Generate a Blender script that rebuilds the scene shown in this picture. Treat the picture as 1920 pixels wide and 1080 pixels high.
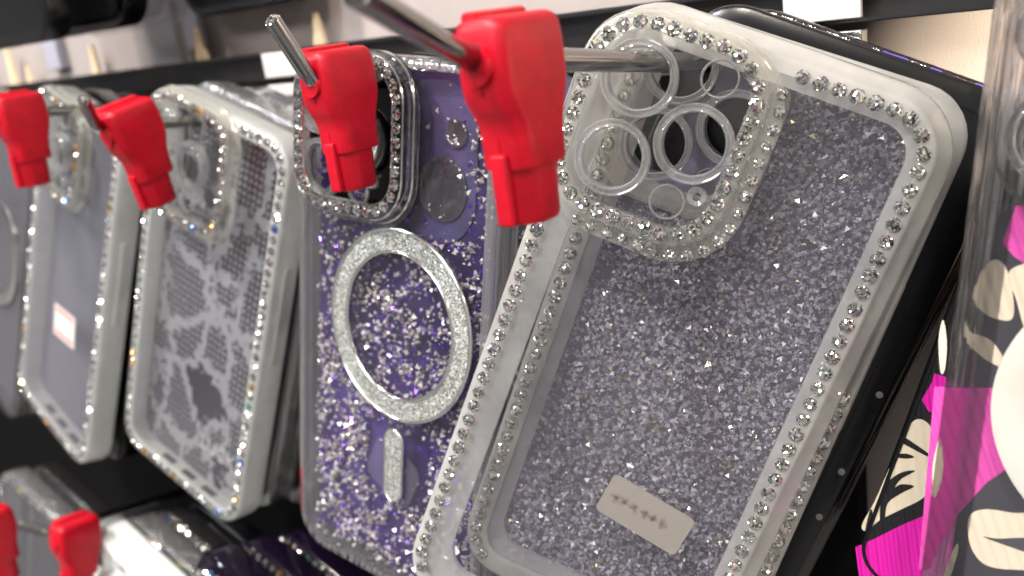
import bpy, bmesh, math, random
from mathutils import Vector, Matrix
random.seed(7)
S = bpy.context.scene
for o in list(bpy.data.objects): bpy.data.objects.remove(o)
COL = S.collection
MM = 0.001

# ---------------- camera ----------------
# rows of W: world X (along the rack), world Y (into the rack), world Z (up) seen in camera axes (right, down, forward)
W = Matrix(((0.7868, 0.0694, -0.6133), (0.6038, -0.2930, 0.7414), (-0.1282, -0.9536, -0.2725)))
FPX = 1800.0
cam_d = bpy.data.cameras.new('camera'); cam = bpy.data.objects.new('camera', cam_d); COL.objects.link(cam)
r_, d_, f_ = W.col[0].normalized(), W.col[1].normalized(), W.col[2].normalized()
cm = Matrix((r_, -d_, -f_)).transposed().to_4x4()
cam.matrix_world = cm
cam_d.sensor_width = 36; cam_d.lens = 36 * FPX / 1920
cam_d.clip_start = 0.005; cam_d.clip_end = 50
cam_d.dof.use_dof = True; cam_d.dof.focus_distance = 0.228; cam_d.dof.aperture_fstop = 33.75 / 2.8
S.camera = cam

# ---------------- light ----------------
S.view_settings.view_transform = 'Standard'; S.view_settings.look = 'None'
S.view_settings.exposure = 0.06; S.view_settings.gamma = 1
S.cycles.max_bounces = 14; S.cycles.transparent_max_bounces = 40
S.cycles.transmission_bounces = 10; S.cycles.glossy_bounces = 4; S.cycles.diffuse_bounces = 3
S.cycles.sample_clamp_indirect = 6; S.cycles.caustics_reflective = False; S.cycles.caustics_refractive = False

wd = bpy.data.worlds.new('World'); S.world = wd; wd.use_nodes = True
nt = wd.node_tree; nt.nodes.clear()
wo = nt.nodes.new('ShaderNodeOutputWorld'); bg = nt.nodes.new('ShaderNodeBackground')
tc = nt.nodes.new('ShaderNodeTexCoord'); vo = nt.nodes.new('ShaderNodeTexNoise'); rp = nt.nodes.new('ShaderNodeValToRGB')
vo.inputs['Scale'].default_value = 3.2; vo.inputs['Detail'].default_value = 5; vo.inputs['Roughness'].default_value = .6
rp.color_ramp.elements[0].position = .40; rp.color_ramp.elements[0].color = (.16, .155, .165, 1)
rp.color_ramp.elements[1].position = .62; rp.color_ramp.elements[1].color = (1.0, .95, .9, 1)
nt.links.new(tc.outputs['Generated'], vo.inputs['Vector']); nt.links.new(vo.outputs['Fac'], rp.inputs['Fac'])
nt.links.new(rp.outputs['Color'], bg.inputs['Color']); nt.links.new(bg.outputs['Background'], wo.inputs['Surface'])
bg.inputs['Strength'].default_value = 0.62

def area(name, loc, target, size, power, color, sy=None):
    l = bpy.data.lights.new(name, 'AREA'); l.energy = power; l.color = color; l.size = size
    if sy: l.shape = 'RECTANGLE'; l.size_y = sy
    o = bpy.data.objects.new(name, l); COL.objects.link(o); o.location = loc
    o.rotation_euler = (Vector(target) - Vector(loc)).to_track_quat('-Z', 'Y').to_euler()
    return o
TGT = (-.18, .2, -.08)
area('ceiling_spot', (-.55, -.35, .95), TGT, .09, 16, (1, .93, .84))
area('ceiling_spot', (.35, -.45, 1.0), TGT, .09, 10, (1, .92, .82))
area('ceiling_spot', (-.10, -.75, 1.1), TGT, .07, 12, (.93, .96, 1))
area('ceiling_spot', (-1.0, -.55, .55), TGT, .07, 4.5, (.80, .88, 1))
area('ceiling_spot', (.6, -.1, .35), TGT, .05, 1.0, (1, .85, .66))
area('ceiling_panel', (-.3, -1.1, .7), TGT, .9, 10, (1, .97, .94), .25)
sp = bpy.data.lights.new('unseen_wall_spot', 'SPOT'); sp.energy = 400; sp.color = (1, .86, .66); sp.spot_size = math.radians(15.3); sp.spot_blend = .02; sp.shadow_soft_size = .006  # unseen spot shaped so its cone rim stands in for a case shadow edge
so = bpy.data.objects.new('unseen_wall_spot', sp); COL.objects.link(so); so.location = (.9, 0, -.002)
so.rotation_euler = (Vector((.25, .29, -.03)) - so.location).to_track_quat('-Z', 'Y').to_euler()

# ---------------- helpers ----------------
def at(px, py, Y):
    """world point (mm) seen at photo pixel px,py on the vertical plane Y mm in front of the lens"""
    d = W @ Vector(((px - 960) / FPX, (py - 540) / FPX, 1)); return d * (Y / d.y)
def pose(t, u, v, w, du=0, dv=0, dw=0, roll=0):
    """frame of a case: u to the right, v down, w into the rack"""
    u, v, w, t = Vector(u).normalized(), Vector(v).normalized(), Vector(w).normalized(), Vector(t)
    a = math.radians(roll); u2 = u * math.cos(a) + v * math.sin(a); v2 = v * math.cos(a) - u * math.sin(a)
    return (t + u * du + v * dv + w * dw, u2, v2, w)
def pmat(p):
    t, u, v, w = p
    m = Matrix((u, w, -v)).transposed().to_4x4(); m.translation = Vector(t) * MM; return m
def local(p, px, py, off=0):
    t, u, v, w = p
    d = W @ Vector(((px - 960) / FPX, (py - 540) / FPX, 1)); o = t + w * off
    X = d * (o.dot(w) / d.dot(w)) - t
    return (X.dot(u), X.dot(v))
def V(u, v, w): return (u * MM, w * MM, -v * MM)

def thing(name, label, cat, mat=None, group=None, kind=None):
    o = bpy.data.objects.new(name, None); COL.objects.link(o); o.empty_display_size = .01
    if mat is not None: o.matrix_world = mat
    if label: o['label'] = label
    if cat: o['category'] = cat
    if group: o['group'] = group
    if kind: o['kind'] = kind
    return o
def tag(o, label, cat, group=None, kind=None):
    o['label'] = label; o['category'] = cat
    if group: o['group'] = group
    if kind: o['kind'] = kind
    return o
def link(name, me, mat, parent=None, smooth=None):
    if mat is not None and not me.materials: me.materials.append(mat)
    if smooth is not None:
        me.shade_smooth(); me.set_sharp_from_angle(angle=math.radians(smooth))
    o = bpy.data.objects.new(name, me); COL.objects.link(o)
    if parent: o.parent = parent
    return o
def mesh(name, verts, faces):
    me = bpy.data.meshes.new(name); me.from_pydata(verts, [], faces)
    bm = bmesh.new(); bm.from_mesh(me); bmesh.ops.recalc_face_normals(bm, faces=bm.faces); bm.to_mesh(me); bm.free()
    me.update(); return me

def rrect(x0, x1, y0, y1, r, n=8):
    r = max(.3, min(r, (x1 - x0) / 2 - .01, (y1 - y0) / 2 - .01)); pts = []
    for cx, cy, a0 in ((x1 - r, y0 + r, -90), (x1 - r, y1 - r, 0), (x0 + r, y1 - r, 90), (x0 + r, y0 + r, 180)):
        for k in range(n + 1):
            a = math.radians(a0 + 90 * k / n); pts.append((cx + r * math.cos(a), cy + r * math.sin(a)))
    return pts
def circ(cx, cy, r, n=40): return [(cx + r * math.cos(2 * math.pi * k / n), cy + r * math.sin(2 * math.pi * k / n)) for k in range(n)]
def sweep(name, x0, x1, y0, y1, r, prof, n=8):
    """closed profile of (inset, w) carried round a rounded rectangle; inset may be (left, right, top, bottom)"""
    vs, fs = [], []; loops = []
    for d, w in prof:
        dl, dr, dt, db = d if isinstance(d, tuple) else (d,) * 4
        L = rrect(x0 + dl, x1 - dr, y0 + dt, y1 - db, r - max(min(dl, dr, dt, db), -5) * .9, n)
        loops.append(len(vs)); vs += [V(a, b, w) for a, b in L]; m = len(L)
    for i in range(len(prof)):
        a, b = loops[i], loops[(i + 1) % len(prof)]
        for k in range(m): fs.append((a + k, a + (k + 1) % m, b + (k + 1) % m, b + k))
    return mesh(name, vs, fs)
def ringmesh(name, cx, cy, prof, n=48):
    vs, fs = [], []
    for r, w in prof: vs += [V(cx + r * math.cos(2 * math.pi * k / n), cy + r * math.sin(2 * math.pi * k / n), w) for k in range(n)]
    P = len(prof)
    for i in range(P):
        for k in range(n): fs.append((i * n + k, i * n + (k + 1) % n, (i + 1) % P * n + (k + 1) % n, (i + 1) % P * n + k))
    return mesh(name, vs, fs)
def panel(name, outline, holes, w, th=.4):
    """flat sheet with real holes in it, th mm thick, front at w"""
    cu = bpy.data.curves.new(name, 'CURVE'); cu.dimensions = '2D'; cu.fill_mode = 'BOTH'; cu.extrude = th / 2
    for L in [outline] + holes:
        s = cu.splines.new('POLY'); s.points.add(len(L) - 1); s.use_cyclic_u = True
        for i, (a, b) in enumerate(L): s.points[i].co = (a, b, 0, 1)
    tmp = bpy.data.objects.new('tmp', cu); COL.objects.link(tmp)
    dg = bpy.context.evaluated_depsgraph_get(); me = bpy.data.meshes.new_from_object(tmp.evaluated_get(dg))
    bpy.data.objects.remove(tmp); bpy.data.curves.remove(cu); me.name = name; me.materials.clear()
    for v in me.vertices:
        a, b, c = v.co; v.co = V(a, b, w + th / 2 + c)
    bm = bmesh.new(); bm.from_mesh(me); bmesh.ops.recalc_face_normals(bm, faces=bm.faces); bm.to_mesh(me); bm.free()
    return me
def tube(name, pts, r, n=12, cap=True):
    vs, fs = [], []; pts = [Vector(p) for p in pts]; prev = None
    for i, p in enumerate(pts):
        t = (pts[min(i + 1, len(pts) - 1)] - pts[max(i - 1, 0)]).normalized()
        a = prev if prev is not None else Vector((1, 0.01, 0)); a = (a - t * a.dot(t)).normalized(); b = t.cross(a); prev = a
        rr = r[i] if isinstance(r, (list, tuple)) else r
        vs += [(p + (a * math.cos(2 * math.pi * k / n) + b * math.sin(2 * math.pi * k / n)) * rr) * MM for k in range(n)]
    for i in range(len(pts) - 1):
        for k in range(n): fs.append((i * n + k, i * n + (k + 1) % n, (i + 1) * n + (k + 1) % n, (i + 1) * n + k))
    if cap: fs += [tuple(range(n)), tuple(range((len(pts) - 1) * n, len(pts) * n))]
    return mesh(name, vs, fs)
def boxes(name, lst, bev=0.0):
    """axis boxes in world-like mm (x0,x1,y0,y1,z0,z1)"""
    bm = bmesh.new()
    for x0, x1, y0, y1, z0, z1 in lst:
        g = bmesh.ops.create_cube(bm, size=1)['verts']
        for v in g: v.co = Vector(((x0 + x1) / 2 + v.co.x * (x1 - x0), (y0 + y1) / 2 + v.co.y * (y1 - y0), (z0 + z1) / 2 + v.co.z * (z1 - z0))) * MM
    if bev: bmesh.ops.bevel(bm, geom=bm.edges[:] , offset=bev * MM, segments=3, affect='EDGES', profile=.6)
    me = bpy.data.meshes.new(name); bm.to_mesh(me); bm.free(); return me
def lofts(name, secs, n=6):
    """stack of rounded rectangles (z, x0,x1,y0,y1,r)"""
    vs, fs = [], []
    for z, x0, x1, y0, y1, r in secs:
        L = rrect(x0, x1, y0, y1, r, n); m = len(L); vs += [(a * MM, b * MM, z * MM) for a, b in L]
    for i in range(len(secs) - 1):
        for k in range(m): fs.append((i * m + k, i * m + (k + 1) % m, (i + 1) * m + (k + 1) % m, (i + 1) * m + k))
    fs += [tuple(range(m)), tuple(range((len(secs) - 1) * m, len(secs) * m))]
    return mesh(name, vs, fs)

# ---------------- materials ----------------
def newmat(name):
    m = bpy.data.materials.new(name); m.use_nodes = True; nt = m.node_tree; nt.nodes.clear()
    out = nt.nodes.new('ShaderNodeOutputMaterial'); return m, nt, out
def N(nt, t, **kw):
    n = nt.nodes.new('ShaderNode' + t)
    for k, v in kw.items():
        if k in n.inputs: n.inputs[k].default_value = v
        else: setattr(n, k, v)
    return n
def c4(c): return (c[0], c[1], c[2], 1)
def bump_of(nt, scale, strength, dist=.0002, detail=2, coord='Object', stretch=None):
    tc = N(nt, 'TexCoord'); no = N(nt, 'TexNoise', Scale=scale, Detail=detail); b = N(nt, 'Bump', Strength=strength, Distance=dist)
    src = tc.outputs[coord]
    if stretch:
        mp = N(nt, 'Mapping'); mp.inputs['Scale'].default_value = stretch; nt.links.new(src, mp.inputs['Vector']); src = mp.outputs[0]
    nt.links.new(src, no.inputs['Vector']); nt.links.new(no.outputs['Fac'], b.inputs['Height']); return b.outputs['Normal']
def mix(nt, fac, a, b):
    m = N(nt, 'MixShader')
    if isinstance(fac, float): m.inputs[0].default_value = fac
    else: nt.links.new(fac, m.inputs[0])
    nt.links.new(a, m.inputs[1]); nt.links.new(b, m.inputs[2]); return m.outputs[0]
def plain(name, col, rough=.45, metal=0, bump=None, spec=.5, coat=0, var=0, vscale=200):
    m, nt, out = newmat(name); p = N(nt, 'BsdfPrincipled', Roughness=rough, Metallic=metal)
    p.inputs['Base Color'].default_value = c4(col); p.inputs['Specular IOR Level'].default_value = spec; p.inputs['Coat Weight'].default_value = coat
    if bump: nt.links.new(bump_of(nt, *bump), p.inputs['Normal'])
    if var:
        tc = N(nt, 'TexCoord'); no = N(nt, 'TexNoise', Scale=vscale, Detail=4); r = N(nt, 'ValToRGB')
        r.color_ramp.elements[0].color = c4([c * (1 - var) for c in col]); r.color_ramp.elements[1].color = c4([min(1, c * (1 + var)) for c in col])
        r.color_ramp.elements[0].position = .3; r.color_ramp.elements[1].position = .7
        nt.links.new(tc.outputs['Object'], no.inputs['Vector']); nt.links.new(no.outputs['Fac'], r.inputs['Fac']); nt.links.new(r.outputs['Color'], p.inputs['Base Color'])
    nt.links.new(p.outputs[0], out.inputs[0]); return m
def schlick(nt, gloss=1.0, f0=.04, normal=None):
    lw = N(nt, 'LayerWeight', Blend=.5)
    if normal: nt.links.new(normal, lw.inputs['Normal'])
    pw = N(nt, 'Math', operation='POWER'); pw.inputs[1].default_value = 4.0; nt.links.new(lw.outputs['Facing'], pw.inputs[0])
    mt = N(nt, 'Math', operation='MULTIPLY_ADD'); mt.inputs[1].default_value = gloss; mt.inputs[2].default_value = f0; mt.use_clamp = True
    nt.links.new(pw.outputs[0], mt.inputs[0]); return mt.outputs[0]
def clear(name, tint=(.94, .94, .95), gloss=.5, rough=.06, haze=0.0, hazecol=(.6, .6, .62), bump=None, base=.02):
    """thin clear plastic: lets light straight through, mirrors the room at grazing angles, a little milky"""
    m, nt, out = newmat(name)
    t = N(nt, 'BsdfTransparent'); t.inputs[0].default_value = c4(tint)
    g = N(nt, 'BsdfGlossy', Roughness=rough); g.inputs[0].default_value = (1, 1, 1, 1)
    nn = bump_of(nt, *bump) if bump else None
    if nn: nt.links.new(nn, g.inputs['Normal'])
    fz = schlick(nt, gloss * 1.4, base, nn)
    base_s = t.outputs[0]
    if haze:
        d = N(nt, 'BsdfDiffuse'); d.inputs[0].default_value = c4(hazecol); tr = N(nt, 'BsdfTranslucent'); tr.inputs[0].default_value = c4(hazecol)
        base_s = mix(nt, haze, base_s, mix(nt, .5, d.outputs[0], tr.outputs[0]))
    nt.links.new(mix(nt, fz, base_s, g.outputs[0]), out.inputs[0]); return m
def frosted(name, col=(.80, .79, .74), trans=.18, rough=.35):
    m, nt, out = newmat(name)
    d = N(nt, 'BsdfDiffuse'); d.inputs[0].default_value = c4(col); tr = N(nt, 'BsdfTranslucent'); tr.inputs[0].default_value = c4(col)
    t = N(nt, 'BsdfTransparent'); g = N(nt, 'BsdfGlossy', Roughness=rough)
    nn = bump_of(nt, 90, .25, .0015, 3, 'Object', (1, 1, .25)); nt.links.new(nn, g.inputs['Normal'])
    no = N(nt, 'TexNoise', Scale=60, Detail=3); mr = N(nt, 'MapRange'); mr.inputs[3].default_value = trans * .5; mr.inputs[4].default_value = trans * 1.6
    tc = N(nt, 'TexCoord'); nt.links.new(tc.outputs['Object'], no.inputs['Vector']); nt.links.new(no.outputs['Fac'], mr.inputs[0])
    s = mix(nt, .5, d.outputs[0], tr.outputs[0]); s = mix(nt, mr.outputs[0], s, t.outputs[0])
    nt.links.new(mix(nt, schlick(nt, .6, .035), s, g.outputs[0]), out.inputs[0]); return m
def solidclear(name, tint=(.97, .97, .97), thru=.35, bump=None, rough=.03):
    m, nt, out = newmat(name); g = N(nt, 'BsdfGlass', Roughness=rough, IOR=1.42); g.inputs[0].default_value = c4(tint)
    t = N(nt, 'BsdfTransparent'); t.inputs[0].default_value = c4(tint)
    if bump: nt.links.new(bump_of(nt, *bump), g.inputs['Normal'])
    nt.links.new(mix(nt, thru, g.outputs[0], t.outputs[0]), out.inputs[0]); return m
def facet_mat(name, cell, tilt, col, rough=.05, metal=1.0, spread=.5, tintamt=.25, rnd=True, fire_paint=0):
    """mirror-backed cut glass or glitter: every voronoi cell leans its own way"""
    m, nt, out = newmat(name); tc = N(nt, 'TexCoord'); vec = tc.outputs['Object']
    if rnd:
        oi = N(nt, 'ObjectInfo'); ad = N(nt, 'VectorMath', operation='ADD'); sc = N(nt, 'VectorMath', operation='SCALE'); sc.inputs['Scale'].default_value = .7
        cx = N(nt, 'CombineXYZ'); nt.links.new(oi.outputs['Random'], cx.inputs[0]); nt.links.new(oi.outputs['Random'], cx.inputs[2]); nt.links.new(cx.outputs[0], sc.inputs[0])
        nt.links.new(vec, ad.inputs[0]); nt.links.new(sc.outputs[0], ad.inputs[1]); vec = ad.outputs[0]
    vr = N(nt, 'TexVoronoi', Scale=1 / (cell * MM)); nt.links.new(vec, vr.inputs['Vector'])
    sb = N(nt, 'VectorMath', operation='SUBTRACT'); sb.inputs[1].default_value = (.5, .5, .5)
    s2 = N(nt, 'VectorMath', operation='SCALE'); s2.inputs['Scale'].default_value = tilt * 2
    ge = N(nt, 'NewGeometry'); a2 = N(nt, 'VectorMath', operation='ADD'); nm = N(nt, 'VectorMath', operation='NORMALIZE')
    L = nt.links.new; L(vr.outputs['Color'], sb.inputs[0]); L(sb.outputs[0], s2.inputs[0]); L(ge.outputs['Normal'], a2.inputs[0]); L(s2.outputs[0], a2.inputs[1]); L(a2.outputs[0], nm.inputs[0])
    p = N(nt, 'BsdfPrincipled', Roughness=rough, Metallic=metal); L(nm.outputs[0], p.inputs['Normal'])
    # colour: mostly neutral, a few cells with a prismatic tint
    hs = N(nt, 'SeparateColor'); L(vr.outputs['Color'], hs.inputs[0])
    cc = N(nt, 'CombineColor', mode='HSV'); L(hs.outputs[0], cc.inputs[0]); cc.inputs[1].default_value = .55; cc.inputs[2].default_value = 1
    gt = N(nt, 'Math', operation='GREATER_THAN'); gt.inputs[1].default_value = .8; L(hs.outputs[1], gt.inputs[0])
    ml = N(nt, 'Math', operation='MULTIPLY'); ml.inputs[1].default_value = tintamt; L(gt.outputs[0], ml.inputs[0])
    mr = N(nt, 'MapRange'); mr.inputs[3].default_value = 1 - spread; mr.inputs[4].default_value = 1; L(hs.outputs[2], mr.inputs[0])
    vs = N(nt, 'VectorMath', operation='SCALE'); vs.inputs[0].default_value = col; L(mr.outputs[0], vs.inputs['Scale'])
    mx = N(nt, 'Mix', data_type='RGBA'); L(ml.outputs[0], mx.inputs[0]); L(vs.outputs[0], mx.inputs[6]); L(cc.outputs[0], mx.inputs[7])
    colo = mx.outputs[2]
    if fire_paint:   # one stone in six has dispersion fire painted into its base colour
        o2 = N(nt, 'ObjectInfo'); g2 = N(nt, 'Math', operation='GREATER_THAN'); g2.inputs[1].default_value = .84; L(o2.outputs['Random'], g2.inputs[0])
        m2 = N(nt, 'Math', operation='MULTIPLY'); m2.inputs[1].default_value = fire_paint; L(g2.outputs[0], m2.inputs[0])
        h2 = N(nt, 'Math', operation='MULTIPLY'); h2.inputs[1].default_value = 37.7; L(o2.outputs['Random'], h2.inputs[0]); fr2 = N(nt, 'Math', operation='FRACT'); L(h2.outputs[0], fr2.inputs[0])
        c2 = N(nt, 'ValToRGB'); c2.color_ramp.interpolation = 'CONSTANT'; e = c2.color_ramp.elements
        e[0].color = (1, .62, .22, 1); e[1].position = .35; e[1].color = (.25, .45, 1, 1); k = e.new(.6); k.color = (.45, 1, .85, 1); k = e.new(.8); k.color = (1, .95, .4, 1)
        L(fr2.outputs[0], c2.inputs[0]); m3 = N(nt, 'Mix', data_type='RGBA'); L(m2.outputs[0], m3.inputs[0]); L(colo, m3.inputs[6]); L(c2.outputs[0], m3.inputs[7]); colo = m3.outputs[2]
    L(colo, p.inputs['Base Color']); L(p.outputs[0], out.inputs[0]); return m

M = {}
M['red'] = plain('red_plastic', (.46, .001, .013), .42, bump=(2600, .12, .00008, 2), spec=.34, var=.16, vscale=260)
M['chrome'] = plain('polished_steel', (.30, .295, .29), .12, 1, bump=(900, .08, .0002, 2))
M['stone'] = facet_mat('cut_rhinestone', .62, .75, (1.0, .985, .95), .05, 1, .6, .5)
M['stone_painted_fire'] = facet_mat('rhinestone_with_painted_fire', .62, .75, (1.0, .985, .95), .05, 1, .55, .45, fire_paint=.8)
M['stone_soft'] = facet_mat('rhinestone_behind_plastic', .7, .6, (.80, .79, .76), .14, .9, .5, .25)
M['glitter'] = facet_mat('silver_glitter', .30, .28, (.70, .72, .67), .36, .55, .9, .10, rnd=False)
M['frost'] = frosted('frosted_silicone', (.84, .83, .79), .52, .16)
M['frost_back'] = frosted('frosted_silicone_behind', (.60, .59, .60), .3)
M['frost_green'] = frosted('frosted_silicone_cool', (.80, .81, .785), .36, .22)
M['clear'] = clear('clear_sheet', gloss=.5, haze=.012, hazecol=(.6, .6, .66))
M['haze_clear'] = clear('milky_clear_sheet', gloss=.35, haze=.08, hazecol=(.62, .60, .70), rough=.2)
M['solid'] = solidclear('clear_moulded_plastic', (.98, .98, .97), .3, (300, .12, .0004, 2, 'Object', (1, 1, .15)))
M['edge'] = clear('clear_streaked_plastic', (.80, .79, .80), .9, .08, .20, (.70, .68, .70), (420, 1, .0022, 2, 'Object', (1, 1, .012)), .14)
M['window'] = clear('dim_lens_window', (.45, .42, .50), .9, .12, .12, (.6, .58, .62), (150, .8, .004), .12)
M['lensring'] = clear('clear_lens_rim', (.86, .86, .88), 1.4, .05, .20, (.98, .98, .95), None, .12)
M['rim'] = plain('bright_rim', (.80, .80, .78), .14, 1)
M['black'] = plain('black_plastic', (.006, .006, .007), .25, spec=.4)
M['blackgloss'] = clear('smoked_clear', (.10, .09, .10), .6, .08, .0)
M['matt'] = plain('matt_black_board', (.004, .004, .004), .9, spec=.1)
M['darkgrey'] = plain('dark_grey_plastic', (.03, .03, .033), .4)
M['rail'] = plain('black_rail_metal', (.012, .011, .012), .35, bump=(800, .2, .0002))
M['white'] = plain('white_plastic', (.78, .80, .80), .3)
M['tagwhite'] = plain('white_label_plastic', (.62, .57, .56), .28)
M['cream'] = plain('cream_light_wedge', (.80, .62, .40), .7)
M['wall'] = plain('painted_wall_board', (.40, .345, .325), .75, bump=(1600, .25, .0003, 3), var=.06, vscale=40)
M['upright'] = plain('pale_metal_upright', (.42, .41, .48), .5)
M['ringwhite'] = plain('white_ring_plastic', (.52, .49, .44), .5, bump=(900, .05, .0002), var=.03)
M['sticker'] = None

def film(name, base, spark, dot=0, thru=0.0, rough=.4):
    """coloured backing film: cloudy tint, tiny embossed dots"""
    m, nt, out = newmat(name); L = nt.links.new; tc = N(nt, 'TexCoord')
    no = N(nt, 'TexNoise', Scale=28, Detail=4); r = N(nt, 'ValToRGB'); r.color_ramp.elements[0].position = .35; r.color_ramp.elements[1].position = .68
    r.color_ramp.elements[0].color = c4(base); r.color_ramp.elements[1].color = c4(spark)
    L(tc.outputs['Object'], no.inputs['Vector']); L(no.outputs['Fac'], r.inputs['Fac'])
    p = N(nt, 'BsdfPrincipled', Roughness=rough); col = r.outputs['Color']
    if dot:
        v = N(nt, 'TexVoronoi', Scale=1 / (.45 * MM)); v.inputs['Randomness'].default_value = .08; L(tc.outputs['Object'], v.inputs['Vector'])
        lt = N(nt, 'Math', operation='LESS_THAN'); lt.inputs[1].default_value = .2; L(v.outputs['Distance'], lt.inputs[0])
        mu = N(nt, 'Math', operation='MULTIPLY'); mu.inputs[1].default_value = dot; L(lt.outputs[0], mu.inputs[0])
        mx = N(nt, 'Mix', data_type='RGBA'); mx.inputs[7].default_value = (.75, .72, .85, 1); L(mu.outputs[0], mx.inputs[0]); L(col, mx.inputs[6]); col = mx.outputs[2]
    L(col, p.inputs['Base Color']); s = p.outputs[0]
    if thru:
        t = N(nt, 'BsdfTransparent'); s = mix(nt, thru, s, t.outputs[0])
    L(s, out.inputs[0]); return m
M['violet'] = film('violet_film', (.016, .009, .05), (.060, .028, .165), .35)
M['blue'] = film('dark_blue_film', (.025, .026, .085), (.05, .05, .16), .6)
M['lavgrey'] = film('lavender_grey_backing', (.10, .10, .17), (.25, .225, .25), .25)
M['bumpfilm'] = film('violet_dotted_film', (.03, .022, .075), (.075, .06, .18), .5)
M['chip_white'] = plain('pearl_chip', (.84, .77, .72), .25, .5)
M['chip_violet'] = plain('violet_chip', (.16, .06, .62), .2, .8)
M['chip_gold'] = plain('gold_white_chip', (1.0, .88, .6), .12, 1)
def chipgrey(name, col, rough, metal, thru):
    m, nt, out = newmat(name); p = N(nt, 'BsdfPrincipled', Roughness=rough, Metallic=metal); p.inputs['Base Color'].default_value = c4(col)
    t = N(nt, 'BsdfTransparent'); nt.links.new(mix(nt, thru, p.outputs[0], t.outputs[0]), out.inputs[0]); return m
M['chip_grey'] = chipgrey('smoky_chip', (.48, .46, .51), .34, .2, .2)
M['chip_pale'] = chipgrey('pale_smoky_chip', (.76, .72, .74), .28, .3, .15)
M['chip_deep'] = chipgrey('deep_smoky_chip', (.27, .255, .32), .35, .25, .15)

def snake(name, dark_thru=.55):
    """snake-skin print: pale grey ink in diamonds and fine scales on a clear sheet"""
    m, nt, out = newmat(name); L = nt.links.new; tc = N(nt, 'TexCoord'); mp = N(nt, 'Mapping')
    mp.inputs['Scale'].default_value = (1 / .021, 1 / .021, 1 / .026); L(tc.outputs['Object'], mp.inputs['Vector'])
    wn = N(nt, 'TexNoise', Scale=2.2, Detail=3); L(mp.outputs[0], wn.inputs['Vector'])
    va = N(nt, 'VectorMath', operation='MULTIPLY_ADD'); va.inputs[1].default_value = (.35, .35, .35); L(wn.outputs['Color'], va.inputs[0]); L(mp.outputs[0], va.inputs[2])
    v1 = N(nt, 'TexVoronoi', Scale=1.0, feature='DISTANCE_TO_EDGE'); v1.inputs['Randomness'].default_value = .75; L(va.outputs[0], v1.inputs['Vector'])
    n3 = N(nt, 'TexNoise', Scale=7, Detail=3); L(mp.outputs[0], n3.inputs['Vector'])
    thr = N(nt, 'MapRange'); thr.inputs[1].default_value = .3; thr.inputs[2].default_value = .7; thr.inputs[3].default_value = -.02; thr.inputs[4].default_value = .19; L(n3.outputs['Fac'], thr.inputs[0])
    e = N(nt, 'Math', operation='LESS_THAN'); L(v1.outputs['Distance'], e.inputs[0]); L(thr.outputs[0], e.inputs[1])
    v2 = N(nt, 'TexVoronoi', Scale=350, feature='DISTANCE_TO_EDGE'); v2.inputs['Randomness'].default_value = .25; L(tc.outputs['Object'], v2.inputs['Vector'])
    sc = N(nt, 'Math', operation='GREATER_THAN'); sc.inputs[1].default_value = .2; L(v2.outputs['Distance'], sc.inputs[0])
    n4 = N(nt, 'TexNoise', Scale=55, Detail=1); L(tc.outputs['Object'], n4.inputs['Vector'])
    vc = N(nt, 'TexVoronoi', Scale=1.0); vc.inputs['Randomness'].default_value = .75; L(va.outputs[0], vc.inputs['Vector'])
    sx = N(nt, 'SeparateColor'); L(vc.outputs['Color'], sx.inputs[0])
    g4 = N(nt, 'Math', operation='GREATER_THAN'); g4.inputs[1].default_value = .25; L(sx.outputs[0], g4.inputs[0])
    s2 = N(nt, 'Math', operation='MULTIPLY'); L(sc.outputs[0], s2.inputs[0]); L(g4.outputs[0], s2.inputs[1])
    s3 = N(nt, 'Math', operation='MULTIPLY'); s3.inputs[1].default_value = .75; L(s2.outputs[0], s3.inputs[0])
    mxm = N(nt, 'Math', operation='MAXIMUM'); L(e.outputs[0], mxm.inputs[0]); L(s3.outputs[0], mxm.inputs[1])
    p = N(nt, 'BsdfPrincipled', Roughness=.3); p.inputs['Base Color'].default_value = (.25, .245, .255, 1)
    dk = N(nt, 'BsdfPrincipled', Roughness=.3); dk.inputs['Base Color'].default_value = (.04, .038, .05, 1)
    t = N(nt, 'BsdfTransparent'); t.inputs[0].default_value = (.8, .8, .85, 1)
    L(mix(nt, mxm.outputs[0], mix(nt, dark_thru, dk.outputs[0], t.outputs[0]), p.outputs[0]), out.inputs[0]); return m
M['snake'] = snake('snake_print', .35); M['snake_dark'] = snake('snake_print_on_black', .1)

def ribbed(name, col, amt=.5, thick=.75, ang=0):
    """printed corduroy-like art: one ink colour on fine raised ribs with a woven dot grain"""
    m, nt, out = newmat(name); L = nt.links.new; tc = N(nt, 'TexCoord'); mp = N(nt, 'Mapping'); mp.inputs['Rotation'].default_value = (0, math.radians(ang), 0)
    L(tc.outputs['Object'], mp.inputs['Vector']); wv = N(nt, 'TexWave', Scale=.314 / (thick * MM), Distortion=.3); wv.inputs['Detail'].default_value = 1
    L(mp.outputs[0], wv.inputs['Vector']); b = N(nt, 'Bump', Strength=min(1, amt * 1.3), Distance=.0006); L(wv.outputs['Fac'], b.inputs['Height'])
    p = N(nt, 'BsdfPrincipled', Roughness=.5); p.inputs['Base Color'].default_value = c4(col); L(b.outputs[0], p.inputs['Normal']); L(p.outputs[0], out.inputs[0]); return m
M['ink_pink'] = ribbed('pink_ink', (.86, .012, .44), .7, 2.3, 24)
M['ink_pink2'] = ribbed('soft_pink_ink', (.72, .07, .38), .5, 2.3, 24)
M['ink_cream'] = ribbed('cream_ink', (.80, .68, .50), .35, 2.3, 24)
M['ink_black'] = ribbed('black_ink', (.012, .011, .012), .5, 2.3, 24)
M['ink_char'] = film('charcoal_woven_ink', (.035, .034, .042), (.055, .052, .06), .25)

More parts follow.
